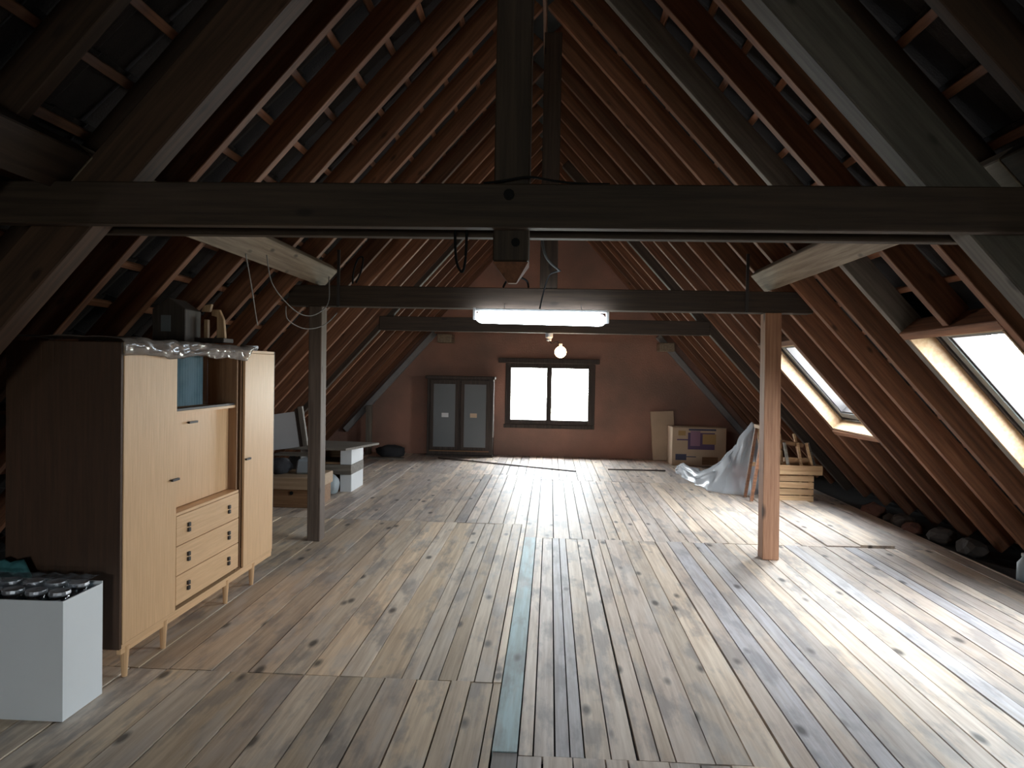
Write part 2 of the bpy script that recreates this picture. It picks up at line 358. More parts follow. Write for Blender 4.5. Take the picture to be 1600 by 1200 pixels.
# ================================================================== ROOF
def roof_sheet(name, R, holes):  # unseen sheet added above the tiles to keep sky light from leaking in
    ys = sorted({Y_WALL-.3, 13.0}.union(*[{h[0], h[1]} for h in holes])); ds = sorted({-.46, 6.75}.union(*[{h[2], h[3]} for h in holes]))
    b = MB(); ins = lambda y, d: any(h[0] < y < h[1] and h[2] < d < h[3] for h in holes)
    for ya, yb in zip(ys, ys[1:]):
        for da, db in zip(ds, ds[1:]):
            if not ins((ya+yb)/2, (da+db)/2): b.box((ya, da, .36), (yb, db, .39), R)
    return tag(b.build(name, M['light_block']), kind='structure')
big = [(a+.021, b-.021, c+.021, d-.021) for a, b, c, d in SKYLIGHTS]
cl = roof_sheet('ceiling_left', RL, [])
crr = roof_sheet('ceiling_right', RR, big)
RAF_W, RAF_H = .062, .16
LY = [-1.7, -1.15, -.6, -.05, .45, .98, 1.5, 2.04, 2.575, 3.15, 3.72, 4.26, 4.85, 5.375, 5.93, 6.55, 7.165, 7.71]
while LY[-1] < 12.2: LY.append(LY[-1]+.555)
RY = [-1.6, -1.05, -.5, .03, .57, 1.10, 1.64, 2.16, 2.70, 3.27, 3.83, 4.34, 4.915, 5.375, 5.91, 6.45, 6.985, 7.52, 8.065]
while RY[-1] < 12.2: RY.append(RY[-1]+.54)
greyr = {3: 'L', }
def rafter(R, y, da, db, par, mat):
    j = random.uniform(-.006, .006)
    return beam('rafter', R @ V((y+j, da, RAF_H/2)), R @ V((y+random.uniform(-.008, .008), db, RAF_H/2)), RAF_W, RAF_H, mat, par, up=R.to_3x3() @ V((0, 0, 1)), bev=.004)
for y in LY:
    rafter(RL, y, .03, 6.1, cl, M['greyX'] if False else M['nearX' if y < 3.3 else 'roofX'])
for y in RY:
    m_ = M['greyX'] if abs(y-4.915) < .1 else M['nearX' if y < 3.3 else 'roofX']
    cut = [s for s in SKYLIGHTS if s[0] < y-.05 and y+.05 < s[1]]
    if cut:
        rafter(RR, y, .03, cut[0][2]-.07, crr, m_); rafter(RR, y, cut[0][3]+.07, 6.1, crr, m_)
    else: rafter(RR, y, .03, 6.1, crr, m_)
GA = .30
def batten(R, ya, yb, d, par):
    beam('batten', R @ V((ya, d, RAF_H+.0135)), R @ V((yb, d, RAF_H+.0135)), .042, .025, M['roofX'], par, up=R.to_3x3() @ V((0, 0, 1)), bev=.003)
for r in range(21):
    d = .12+GA*r
    batten(RL, Y_NEAR, 12.7, d, cl)
    segs = [(Y_NEAR, 12.7)]
    for a, b, c, dd in SKYLIGHTS:
        if c-.06 < d < dd+.06:
            new = []
            for s in segs:
                if s[0] < a and s[1] > b: new += [(s[0], a-.03), (b+.03, s[1])]
                else: new.append(s)
            segs = new
    for s in segs: batten(RR, s[0], s[1], d, crr)
# clay pantiles, their undersides seen between the battens
TW, TLn = .215, .36
def tile_geo():
    prof = [(-.13, .012), (-.085, .035), (-.04, .018), (0, .004), (.05, .0), (.095, .012), (.125, .034)]
    vs, fs = [], []
    for k, (dy, lift) in enumerate(((-.04, 0.0), (TLn-.04, .028))):
        for (x, z) in prof: vs.append((x, dy, z+lift))
    n = len(prof)
    vs += [(x, y, z+.013) for x, y, z in vs]
    for i in range(n-1):
        fs.append((i, i+1, n+i+1, n+i)); a = 2*n; fs.append((a+i, a+n+i, a+n+i+1, a+i+1))
        fs.append((i, a+i, a+i+1, i+1)); fs.append((n+i, n+i+1, a+n+i+1, a+n+i))
    fs.append((0, n, 3*n, 2*n)); fs.append((n-1, 3*n-1, 4*n-1, 2*n-1))
    return vs, fs
tv, tf = tile_geo()
tme = bpy.data.meshes.new('tile'); tme.from_pydata(tv, [], tf); tme.materials.append(M['tile'])
cinv = cam.matrix_world.inverted()
for R, par, holes in ((RL, cl, []), (RR, crr, SKYLIGHTS)):
    allp = []
    for r in range(21):
        for c in range(int((12.75-Y_NEAR)/TW)):
            y = Y_NEAR+.08+c*TW; d = .12+GA*r
            if any(a-.14 < y < b+.14 and cc-.33 < d < dd+.06 for a, b, cc, dd in holes): continue
            p = R @ V((y, d+.15, RAF_H+.03)); l = cinv @ p
            vis = l.z < -.3 and abs(l.x*F/-l.z) < 820 and abs(l.y*F/-l.z) < 620
            allp.append((0 if vis else 1, -l.z if vis else l.length, y, d))
    allp.sort()
    vs, fs = [], []
    for i, (_, _, y, d) in enumerate(allp):
        mt = R @ Matrix.Translation((y, d, RAF_H+.027))
        if i < 300:
            o = bpy.data.objects.new('tile', tme); COL.objects.link(o); o.matrix_basis = mt; adopt(o, par)
        else:
            b = len(vs); vs += [mt @ V(v) for v in tv]; fs += [tuple(b+k for k in f_) for f_ in tf]
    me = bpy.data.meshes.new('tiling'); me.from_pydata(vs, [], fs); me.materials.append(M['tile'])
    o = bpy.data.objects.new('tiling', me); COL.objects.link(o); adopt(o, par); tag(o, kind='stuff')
rb = beam('trim_3', (X0, Y_NEAR, 4.50), (X0, 12.7, 4.50), .03, .2, M['roofX']); tag(rb, kind='structure')

# roof windows on the right-hand slope
for i, (ya, yb, da, db) in enumerate(SKYLIGHTS):
    w = empty('window_%d' % (i+2), RR @ V(((ya+yb)/2, (da+db)/2, .2)), kind='structure')
    upv = RR.to_3x3() @ V((0, 0, 1))
    beam('trimmer', RR @ V((ya-.01, da-.035, .08)), RR @ V((yb+.01, da-.035, .055)), 0.06, .16, M['roofX'], w, up=upv)
    beam('trimmer', RR @ V((ya-.01, db+.035, .08)), RR @ V((yb+.01, db+.035, .055)), 0.06, .16, M['roofX'], w, up=upv)
    for p, q_ in ((((ya, da, .0)), (ya+.018, db, .24)), ((yb-.018, da, .0), (yb, db, .24)), ((ya+.018, da, .02), (yb-.018, da+.018, .24)), ((ya+.018, db-.018, .0), (yb-.018, db, .24))):
        MB().box(p, q_, RR).build('lining', M['bright'], w)
    def ring(name, ins, wid, z0, z1, mat):
        a, b, c, d = ya+ins, yb-ins, da+ins, db-ins
        for p, q_ in (((a, c, z0), (a+wid, d, z1)), ((b-wid, c, z0), (b, d, z1)), ((a+wid, c, z0), (b-wid, c+wid, z1)), ((a+wid, d-wid, z0), (b-wid, d, z1))):
            MB().box(p, q_, RR).build(name, mat, w, bevel=.003)
    ring('window_frame', .019, .03, .13, .40, M['dark'])
    ring('sash', .052, .07, .145, .34, M['greymetal'])
    ring('gasket', .123, .014, .155, .33, M['dark'])
    MB().box((ya+.128, da+.128, .27), (yb-.128, db-.128, .276), RR).build('pane', M['glass'], w)

# ================================================================== TRUSSES
def principal(par, side, A, y, th, depth, mat, d0=.05, d1=5.6):
    R = RM(side, A); return beam('principal_rafter', R @ V((y, d0, depth/2)), R @ V((y, d1, depth/2)), th, depth, mat, par, up=R.to_3x3() @ V((0, 0, 1)), bev=.006)
t1 = empty('roof_truss', (-.16, 2.93, 2.1), 'near dark roof truss with heavy paired tie beams crossing the whole picture', 'roof truss')
beam('tie_beam', (-2.32, 2.833, 2.196), (2.12, 2.833, 2.190), .063, .172, M['beamX'], t1)
beam('tie_beam', (-2.30, 3.05, 2.198), (2.10, 3.05, 2.190), .06, .172, M['beamX'], t1)
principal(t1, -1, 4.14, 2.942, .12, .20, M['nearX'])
principal(t1, 1, 4.03, 2.942, .12, .21, wood('shade_dark_grey_timber', (.14, .125, .105), (.08, .07, .06), 'X', rand=.1))  # grey timber darkened to stand in for shade on this principal
k = MB(); kx0, kx1 = -.242, -.098
k.prism([(kx0, 2.868, 1.985), (kx0, 2.868, 4.1), (kx1, 2.868, 4.1), (kx1, 2.868, 1.985)], (0, .148, 0))
k.build('king_post', M['beamZ'], t1, bevel=.006)
bmk = MB(); bm_ = bmk.bm
base = [bm_.verts.new(p) for p in ((kx0, 2.868, 1.983), (kx1, 2.868, 1.983), (kx1, 3.016, 1.983), (kx0, 3.016, 1.983))]
tip = [bm_.verts.new(p) for p in ((kx0+.06, 2.93, 1.905), (kx1-.05, 2.93, 1.905), (kx1-.05, 2.97, 1.905), (kx0+.06, 2.97, 1.905))]
bm_.faces.new(base); bm_.faces.new(tip)
for i in range(4): bm_.faces.new((base[i], base[(i+1) % 4], tip[(i+1) % 4], tip[i]))
bmk.build('pendant', M['roofZ'], t1)
for bx, bz in ((-.176, 2.235),):
    MB().lathe((bx, 2.801, bz), [(.022, 0), (.022, .008), (.012, .010), (.012, .02)], 10, V((0, -1, 0))).build('bolt', M['black'], t1)
MB().lathe((-.15, 2.867, 2.06), [(.018, 0), (.018, .008)], 10, V((0, -1, 0))).build('bolt', M['black'], t1)

tb = empty('tie_beam', (-.1, 6.14, 2.06), 'dark tie beam resting on the two posts, just above the fluorescent tube', 'beam')
beam('beam', (-2.28, 6.14, 2.157), (2.18, 6.14, 2.150), .16, .178, M['beamX'], tb)
kp = beam('king_post', (-.03, 6.14, 2.243), (-.03, 6.14, 4.40), .15, .155, M['beamZ'] if False else M['beamX'], None, up=(0, -1, 0))
tag(kp, 'slim dark king post rising from the middle of the beam behind the near truss', 'post')
t3 = empty('roof_truss', (-.1, 9.4, 2.0), 'far roof truss in front of the gable wall, its tie beam carrying the warm bulb', 'roof truss')
beam('tie_beam', (-2.28, 9.4, 2.13), (2.05, 9.4, 2.125), .14, .185, M['beamX'], t3)
principal(t3, -1, 4.46, 9.4, .10, .20, M['beamX'], .3, 5.9); principal(t3, 1, 4.44, 9.4, .10, .20, M['beamX'], .3, 5.9)
# posts
pl = beam('post', (-2.06, 6.205, 0), (-2.045, 6.14, 2.067), .115, .14, wood('dark_post_timber', (.17, .125, .10), (.09, .065, .05), 'X', rand=.05), None, up=(0, -1, 0))
tag(pl, 'dark square timber post to the left, beyond the wardrobe', 'post')
pr = beam('post', (1.862, 6.06, 0), (1.852, 6.12, 2.06), .135, .14, wood('red_brown_post', (.46, .25, .15), (.27, .13, .075), 'X', rand=.03, kbig=1.7, kcol=(.05, .03, .025)), None, up=(0, -1, 0))
tag(pr, 'reddish brown timber post standing alone on the right half of the floor', 'post')
sp = beam('short_post', (-3.2, 12.45, 0), (-3.2, 12.45, .86), .09, .12, M['greyX'], None, up=(0, -1, 0)); tag(sp, 'short grey post under the left roof edge near the gable wall', 'post')
# purlins
for sd, lab in ((-1, 'long roof beam under the left rafters, above the wardrobe'), (1, 'long roof beam under the right rafters, above the roof windows')):
    R = RM(sd, 4.42); d = (2.719+2.914)/2
    o = beam('purlin', R @ V((Y_NEAR, d, .042)), R @ V((2.87, d, .042)), .195, .084, M['beamX'], None, up=R.to_3x3() @ V((0, 0, 1)), bev=.006)  # near-bay length in darker timber, the shade there put into its colour
    tag(o, 'dark roof beam end above the near truss, at the %s edge of the picture' % ('left' if sd < 0 else 'right'), 'beam')
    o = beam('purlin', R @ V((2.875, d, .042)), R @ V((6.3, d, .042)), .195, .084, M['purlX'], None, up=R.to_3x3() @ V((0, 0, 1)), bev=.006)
    tag(o, lab, 'beam')

# ================================================================== LAMPS
lt = empty('fluorescent_lamp', (-.09, 5.93, 1.9), 'glowing white fluorescent tube lamp hanging from the middle of the tie beam', 'lamp')
MB().box((-.63, 5.92, 2.030), (.46, 5.98, 2.055)).build('housing', M['lamp_body'], lt, bevel=.005)
MB().tube([(-.63+1.08*t, 5.95, 1.982-.012*t) for t in (0, .005, .015, .03, .05, .5, .95, .97, .985, .995, 1)], [.012, .025, .038, .046, .05, .05, .05, .046, .038, .025, .012], 24).build('diffuser', M['tube'], lt, smooth=True)
for x, z in ((-.645, 1.99), (.465, 1.975)):
    MB().box((x-.013, 5.925, z-.03), (x+.013, 5.978, z+.07)).build('end_cap', M['lamp_body'], lt, bevel=.004)
for x in (-.4, .25):
    MB().tube([(x, 5.95, 2.05), (x, 6.02, 2.07), (x, 6.055, 2.10)], .004, 5).build('hook', M['steel'], lt)
lb = empty('light_bulb', (.1, 9.3, 1.8), 'warm glowing bulb in a holder under the far tie beam, above the window', 'lamp')
MB().lathe((-.025, 9.36, 1.93), [(.05, .1), (.05, .05), (.03, .03), (.03, 0)], 14).build('holder', M['lamp_body'], lb)
MB().tube(smoothpath([(-.025, 9.36, 1.94), (.01, 9.33, 1.90), (.08, 9.31, 1.92), (.125, 9.3, 1.885)]), .006, 6).build('cord', M['black'], lb)
MB().lathe((.127, 9.3, 1.845), [(.022, 0), (.022, .05)], 12).build('socket', M['white'], lb)
bp = [(.075*math.sin(a), -.075*math.cos(a)) for a in [.15+i*(math.pi-.6)/9 for i in range(10)]]
MB().lathe((.127, 9.3, 1.785), bp, 16).build('bulb', M['bulb'], lb, smooth=True)

# ================================================================== WARDROBE
XF, YA, YB_, ZB, ZT = -2.05, 3.30, 5.20, .155, 1.645; XR = -2.63
wd_ = empty('wardrobe', (-2.34, 4.25, 0), 'long light oak veneer wall cabinet on short legs by the left roof slope', 'cabinet')
vz, vy = M['venZ'], M['venY']
YD, YM = 4.62, 4.655         # end of the middle section, start of the right column
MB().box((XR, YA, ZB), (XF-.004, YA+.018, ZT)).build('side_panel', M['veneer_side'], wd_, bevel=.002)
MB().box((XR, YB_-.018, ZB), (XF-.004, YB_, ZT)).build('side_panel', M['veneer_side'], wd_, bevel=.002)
for ya in (3.795, 4.60, 4.66): MB().box((XR+.012, ya, ZB+.02), (XF-.021, ya+.016, ZT-.02)).build('partition', M['brownZ'], wd_)
MB().box((XR, YA+.018, ZT-.018), (XF-.004, YB_-.018, ZT)).build('top_panel', vy, wd_)
MB().box((XR, YA+.018, ZB), (XF-.004, YB_-.018, ZB+.018)).build('bottom_panel', vy, wd_)
MB().box((XR, YA+.018, ZB+.018), (XR+.01, YB_-.018, ZT-.018)).build('back_panel', M['brownZ'], wd_)
d1 = MB().box((XF-.018, YA+.02, ZB+.02), (XF, 3.808, ZT-.02)).build('door', vz, wd_, bevel=.002)
def grip(parent, y, z, l=.07):
    return MB().bar((XF+.012, y-l/2, z), (XF+.012, y+l/2, z), .012, .012).box((XF, y-l/2+.008, z-.004), (XF+.008, y-l/2+.018, z+.004)).box((XF, y+l/2-.018, z-.004), (XF+.008, y+l/2-.008, z+.004)).build('handle', M['dark'], parent)
grip(d1, 3.775, .91)
d2 = MB().box((XF-.018, 4.68, ZB+.02), (XF, YB_-.02, ZT-.02)).build('door', vz, wd_, bevel=.002); grip(d2, 4.715, .907)
# recessed flap under the glass compartment
XFl = XF-.075
MB().box((XR+.012, 3.812, 1.262), (XFl+.045, 4.598, 1.278)).build('shelf', vy, wd_)
MB().box((XR+.012, 3.812, .70), (XF-.002, 4.598, .716)).build('shelf', vy, wd_)
fp = MB().box((XFl-.018, 3.815, .720), (XFl, 4.596, 1.26)).build('flap', vz, wd_, bevel=.002)
MB().bar((XFl+.010, 4.06, 1.20), (XFl+.010, 4.16, 1.20), .012, .012).box((XFl, 4.07, 1.196), (XFl+.006, 4.08, 1.204)).box((XFl, 4.14, 1.196), (XFl+.006, 4.15, 1.204)).build('handle', M['dark'], fp)
# sliding glass pane with pleated lining
gp = MB().box((XFl+.030, 3.815, 1.292), (XFl+.034, 4.24, 1.62)).build('glass_pane', M['cabglass'], wd_); tag(gp, 'sliding glass pane with pale blue pleats behind it')
pp = MB(); n_ = 26
A_ = [(XFl+.012-.020*(i % 2), 3.82+i*.40/n_) for i in range(n_+1)]
for (a, b) in zip(A_, A_[1:]): pp.bm.faces.new([pp.bm.verts.new(v) for v in ((a[0], a[1], 1.30), (b[0], b[1], 1.30), (b[0], b[1], 1.61), (a[0], a[1], 1.61))])
pm, pn, pb = newmat('pale_blue_pleats'); pb.inputs['Roughness'].default_value = .6
ptc = N(pn, 'ShaderNodeTexCoord'); pw = N(pn, 'ShaderNodeTexWave', bands_direction='Y'); pw.inputs['Scale'].default_value = 11; pw.inputs['Distortion'].default_value = 1.5; pn.links.new(ptc.outputs['Object'], pw.inputs[0])
pr_ = N(pn, 'ShaderNodeValToRGB'); pr_.color_ramp.elements[0].color = (.26, .40, .47, 1); pr_.color_ramp.elements[1].color = (.62, .76, .82, 1); pn.links.new(pw.outputs[0], pr_.inputs[0]); pn.links.new(pr_.outputs[0], pb.inputs['Base Color'])  # painted light and dark bands stand in for shading on the pleats
g2 = pp.build('pleated_lining', pm, gp)
MB().box((XFl-.005, 3.815, 1.279), (XFl+.04, 4.598, 1.291)).build('glass_rail', M['dark'], wd_)
for i, (zt, zb) in enumerate(((.697, .531), (.527, .365), (.361, .199))):
    dr = MB().box((XF-.018, 3.812, zb), (XF, 4.60, zt)).build('drawer', vy, wd_, bevel=.002)
    for y in (3.94, 4.45):
        MB().box((XF, y-.011, (zt+zb)/2-.026), (XF+.012, y+.011, (zt+zb)/2-.004)).box((XF, y-.011, (zt+zb)/2+.004), (XF+.012, y+.011, (zt+zb)/2+.026)).build('knob', M['dark'], dr)
MB().box((XF-.03, YA+.02, .125), (XF-.008, YB_-.02, .154)).build('base_rail', vy, wd_)
for y in (3.37, 3.72, 4.46, 4.86):
    for x in (XF+.01, XR+.06):
        MB().lathe((x-.03, y, 0), [(.013, 0), (.022, .155)], 12).build('leg', vz, wd_)
# plastic sheet over its top
def cloth(name, fn, nu, nv, mat, parent=None, solid=.0025):
    b = MB(); g = [[b.bm.verts.new(fn(i/nu, j/nv)) for j in range(nv+1)] for i in range(nu+1)]
    for i in range(nu):
        for j in range(nv): b.bm.faces.new((g[i][j], g[i+1][j], g[i+1][j+1], g[i][j+1]))
    o = b.build(name, mat, parent, smooth=True)
    if solid:
        sm = o.modifiers.new('thickness', 'SOLIDIFY'); sm.thickness = solid; sm.offset = 1
    return o
def topsheet(u, v):
    y = YA-.03+u*1.52; nz = noise.noise(V((u*9, v*4, 1.7))); n2 = noise.noise(V((u*23, v*9, 5)))
    if v < .72:
        t = v/.72; return V((XR-.03+t*(XF-XR+.035), y, ZT+.012+.012*nz+.006*n2+.012))
    t = (v-.72)/.28; hang = (.085+.03*noise.noise(V((u*5, 2, 0))))*(1 if u < .9 else (1-u)*10)
    return V((XF+.012+.022*abs(nz)+.014*n2+.010*math.sin(t*3), y, ZT+.022-t*hang+.010*n2))
tag(cloth('plastic_sheet', topsheet, 60, 22, M['topfilm']), 'crumpled dusty plastic sheet draped over the top of the oak cabinet', 'sheet')
# ornament on top: dark housing with two pale carved brackets
zt = ZT+.04
oc = empty('carved_ornament', (-2.3, 4.45, zt), 'dark wooden house-shaped ornament with pale carved brackets on top of the oak cabinet', 'ornament')
MB().prism([(-2.48, 4.30, zt), (-2.27, 4.30, zt), (-2.27, 4.30, zt+.2), (-2.375, 4.30, zt+.27), (-2.48, 4.30, zt+.2)], (0, .2, 0)).build('housing', M['darkwood'], oc, bevel=.004)
MB().box((-2.42, 4.292, zt+.06), (-2.36, 4.299, zt+.16)).build('dial', M['greymetal'], oc)
MB().prism([(-2.25, 4.5, zt), (-2.225, 4.5, zt), (-2.225, 4.5, zt+.15), (-2.25, 4.5, zt+.15)], (0, .03, 0)).build('bracket', M['paleZ'], oc, bevel=.003)
MB().prism([(-2.165, 4.5, zt+.03), (-2.11, 4.5, zt+.03), (-2.12, 4.5, zt+.15), (-2.15, 4.5, zt+.215), (-2.20, 4.5, zt+.215), (-2.20, 4.5, zt+.175), (-2.165, 4.5, zt+.165)], (0, .03, 0)).build('bracket', M['paleZ'], oc, bevel=.003)
MB().prism([(-2.27, 4.5, zt+.2), (-2.215, 4.5, zt+.2), (-2.20, 4.5, zt+.25), (-2.255, 4.5, zt+.24)], (0, .03, 0)).build('finial', M['paleZ'], oc, bevel=.003)
MB().box((-2.27, 4.42, zt), (-2.08, 4.56, zt+.028)).build('plinth', M['darkwood'], oc, bevel=.003)
dish = MB().lathe((-2.13, 4.93, ZT+.001), [(.05, 0), (.06, .02), (.058, .034), (.05, .036)], 18).build('tin', M['steel'], smooth=False); tag(dish, 'small round shiny tin on the right end of the oak cabinet', 'tin')

# ================================================================== WHITE BOX WITH JARS
BX0, BX1, BY0, BY1, BH = -2.62, -2.06, 2.91, 3.18, .52
wb = empty('white_box', ((BX0+BX1)/2, (BY0+BY1)/2, 0), 'tall white open cardboard box in front of the oak cabinet, packed with jars', 'box')
MB().box((BX0, BY0, 0), (BX1, BY0+.006, BH)).build('front_panel', M['whitebox'], wb)
MB().box((BX0, BY1-.006, 0), (BX1, BY1, BH+.01)).build('back_panel', M['whitebox'], wb)
MB().box((BX1-.006, BY0+.006, 0), (BX1, BY1-.006, BH)).build('side_panel', M['whitebox'], wb)
MB().box((BX0, BY0+.006, 0), (BX0+.006, BY1-.006, BH)).build('side_panel', M['whitebox'], wb)
MB().box((BX0+.006, BY0+.006, 0), (BX1-.006, BY1-.006, .34)).build('packing', M['navy'], wb)
jar0 = None; ji = 0
for ix in range(5):
    for iy in range(2):
        x = BX1-.065-ix*.106; y = BY0+.07+iy*.125
        if jar0 is None:
            jar0 = empty('jar', (x, y, .362)); J = jar0
            MB().lathe((x, y, .362), [(.042, 0), (.047, .01), (.047, .13), (.038, .15), (.038, .165)], 16).build('glass_body', M['jarglass'], J, smooth=True)
            MB().lathe((x, y, .527), [(.042, 0), (.044, .006), (.042, .018), (.03, .013), (.005, .012)], 16).build('lid', M['steel'], J)
        else:
            J = copy_tree(jar0); J.location = (x, y, .362)
        tag(J, 'clear jar with shiny lid, %s row of the white box, %s' % (('front', 'back')[iy], ('at its right end', 'second from the right', 'third from the right', 'fourth from the right', 'at its left end')[ix]), 'jar', 'jars in the white box')
tag(cloth('plastic_wrap', lambda u, v: V((BX0+.012+u*(BX1-BX0-.024), BY0+.012+v*(BY1-BY0-.024), .560+.010*noise.noise(V((u*14, v*7, 3)))+.007*noise.noise(V((u*30, v*16, 8))))), 44, 20, M['boxfilm'], None, .001), 'crinkled clear plastic wrap lying over the jars in the white box', 'wrap')
def lump(name, c, r, mat, seed, sub=3, amp=.25, parent=None, fl_=True):
    bm = bmesh.new(); bmesh.ops.create_icosphere(bm, subdivisions=sub, radius=1)
    for v in bm.verts:
        k = 1+amp*noise.noise(v.co*1.7+V((seed, seed*.7, 0)))+amp*.4*noise.noise(v.co*4+V((seed, 0, 3)))
        v.co = V((v.co.x*r[0]*k, v.co.y*r[1]*k, v.co.z*r[2]*k))
    zmin = min(v.co.z for v in bm.verts)
    if fl_:
        for v in bm.verts: v.co.z = max(v.co.z, zmin*.75)
        zmin *= .75
    for v in bm.verts: v.co += V((c[0], c[1], c[2]-zmin))
    b = MB(); b.bm.free(); b.bm = bm; return b.build(name, mat, parent, smooth=sub > 2)
tag(lump('cloth_bag', (-2.56, 3.238, 0), (.13, .036, .34), M['teal'], 2.0), 'teal cloth sack slumped at the left edge behind the white box', 'bag')

# ================================================================== LEFT STORAGE PILE
def openbox(name, x0, x1, y0, y1, z0, z1, t, mats, label):
    o = empty(name, ((x0+x1)/2, (y0+y1)/2, z0), label, 'box')
    MB().box((x0, y0, z0), (x0+t, y1, z1)).build('end_panel', mats[0], o, bevel=.002)
    MB().box((x1-.14, y0, z0+.0), (x1, y0+.02, z1)).build('front_stile', mats[0], o, bevel=.002)
    MB().box((x1-t, y0+.02, z0), (x1, y1, z1)).build('end_panel', mats[0], o, bevel=.002)
    MB().box((x0+t, y0+.02, z0), (x1-t, y1, z0+t)).build('bottom_panel', mats[1], o)
    MB().box((x0+t, y1-.012, z0+t), (x1-t, y1, z1)).build('back_panel', mats[1], o); return o
PX = (-3.06, -2.42); PY = (8.6, 9.15)
openbox('shelf_box', *PX, *PY, 0, .215, .022, (M['white'], M['brownX']), 'lower open box of the pale pair stacked behind the left post')
tag(MB().box((PX[0]-.02, PY[0]-.03, .217), (PX[1]+.005, PY[1], .335)).build('panel', M['greyX'], bevel=.003), 'thick grey board between the two stacked open boxes', 'board')
openbox('shelf_box', *PX, *PY, .337, .535, .022, (M['white'], M['brownX']), 'upper open box of the pale pair stacked behind the left post')
tag(MB().prism([(-3.25, 8.35, .537), (-2.42, 8.35, .537), (-2.20, 9.1, .537), (-3.2, 9.25, .537)], (0, 0, .028)).build('panel', M['greyX'], bevel=.003), 'wide thin pale board lying on top of the stacked open boxes', 'board')
tag(lump('plastic_bag', (-2.62, 8.45, 0), (.09, .08, .13), M['milk'], 5.0), 'pale bluish plastic bag on the floor before the stacked open boxes', 'bag')
wc = empty('wooden_chest', (-2.95, 7.75, 0), 'low brown wooden chest with a tan lid between oak cabinet and left post', 'chest')
MB().box((-3.3, 7.55, .0), (-2.52, 8.1, .20)).build('body', M['brownX'], wc, bevel=.004)
MB().box((-3.32, 7.50, .202), (-2.50, 8.12, .335)).build('lid', wood('tan_board', (.50, .36, .24), (.38, .26, .16), 'X', rand=.05), wc, bevel=.008)
MB().lathe((-2.78, 7.548, .16), [(.02, 0), (.02, .01)], 10, V((0, -1, 0))).build('keyhole', M['black'], wc)
gb = MB().prism([(-2.82, 7.75, .337), (-2.57, 7.75, .337), (-2.60, 7.75, .50), (-2.80, 7.75, .50)], (0, .2, 0)).build('pail', plain('pale_blue_plastic', (.38, .43, .47), .5), bevel=.02); tag(gb, 'pale grey blue pail standing on the low wooden chest', 'pail')
bl = lump('dark_bundle', (-3.02, 7.8, .337), (.15, .15, .10), M['clothd'], 9); tag(bl, 'dark cloth bundle on the low wooden chest beside the pail', 'bundle')
lp = empty('cabinet_door', (-3.0, 8.25, .5), 'pale white cabinet door leaning under the left rafters above the chest', 'door')
tm = Matrix.Translation((-2.86, 8.2, .60)) @ Matrix.Rotation(math.radians(-9), 4, 'Y')
MB().box((-.48, 0, .0), (-.07, .025, .42), tm).build('panel', M['white'], lp, bevel=.003)
MB().box((-.065, -.005, .0), (-.03, .03, .45), tm).build('dark_edge', M['darkwood'], lp)
MB().box((-.028, -.015, .0), (.03, .035, .47), tm).build('edge_strip', M['greyZ'], lp, bevel=.003)
tag(MB().box((-3.2, 8.12, .488), (-2.78, 8.32, .512)).build('panel', M['greyX']), 'narrow grey board under the leaning white door', 'board')
tag(lump('dark_sack', (-2.72, 12.1, 0), (.25, .16, .12), M['clothd'], 4), 'black sack on the floor in the dark left back corner', 'sack')
tag(MB().box((-3.05, 11.75, 0), (-2.45, 11.92, .022)).build('panel', M['greyX']), 'thin grey board on the floor before the black sack', 'board')

# ================================================================== DARK DOUBLE CABINET AT THE GABLE
dc = empty('double_cabinet', (-1.57, 12.5, 0), 'dark two-door cabinet with grey panels against the gable wall, left of the window', 'cabinet')
cx0, cx1, cy0, cy1, cz = -2.15, -.99, 12.34, 12.69, 1.36
MB().box((cx0, cy0+.03, .03), (cx1, cy1, cz)).build('body', M['darkwood'], dc, bevel=.004)
MB().box((cx0-.03, cy0-.02, cz), (cx1+.03, cy1, cz+.05)).build('cornice', M['darkwood'], dc, bevel=.006)
MB().box((cx0-.01, cy0-.01, 0), (cx1+.01, cy1, .028)).build('plinth', M['darkwood'], dc)
MB().box((cx0+.05, cy0+.005, .09), (cx1-.06, cy0+.03, .108)).build('base_strip', M['brownX'], dc)
MB().box((cx1, cy0+.028, .35), (cx1+.016, cy0+.06, cz-.03)).build('corner_strip', plain('grey_edge', (.4, .37, .36), .5), dc)
for a, b, lx in ((cx0+.06, (cx0+cx1)/2-.02, .28), ((cx0+cx1)/2+.02, cx1-.06, .24)):
    dd = MB().box((a, cy0, .115), (b, cy0+.028, cz-.02)).build('door', M['darkwood'], dc, bevel=.003)
    MB().box((a+.06, cy0-.006, .17), (b-.06, cy0, cz-.09)).build('door_panel', M['greymetal'], dd)
    MB().box((a+lx-.075, cy0-.010, .69), (a+lx+.045, cy0-.006, .765)).build('label_plate', M['white'] if lx > .26 else M['card'], dd)
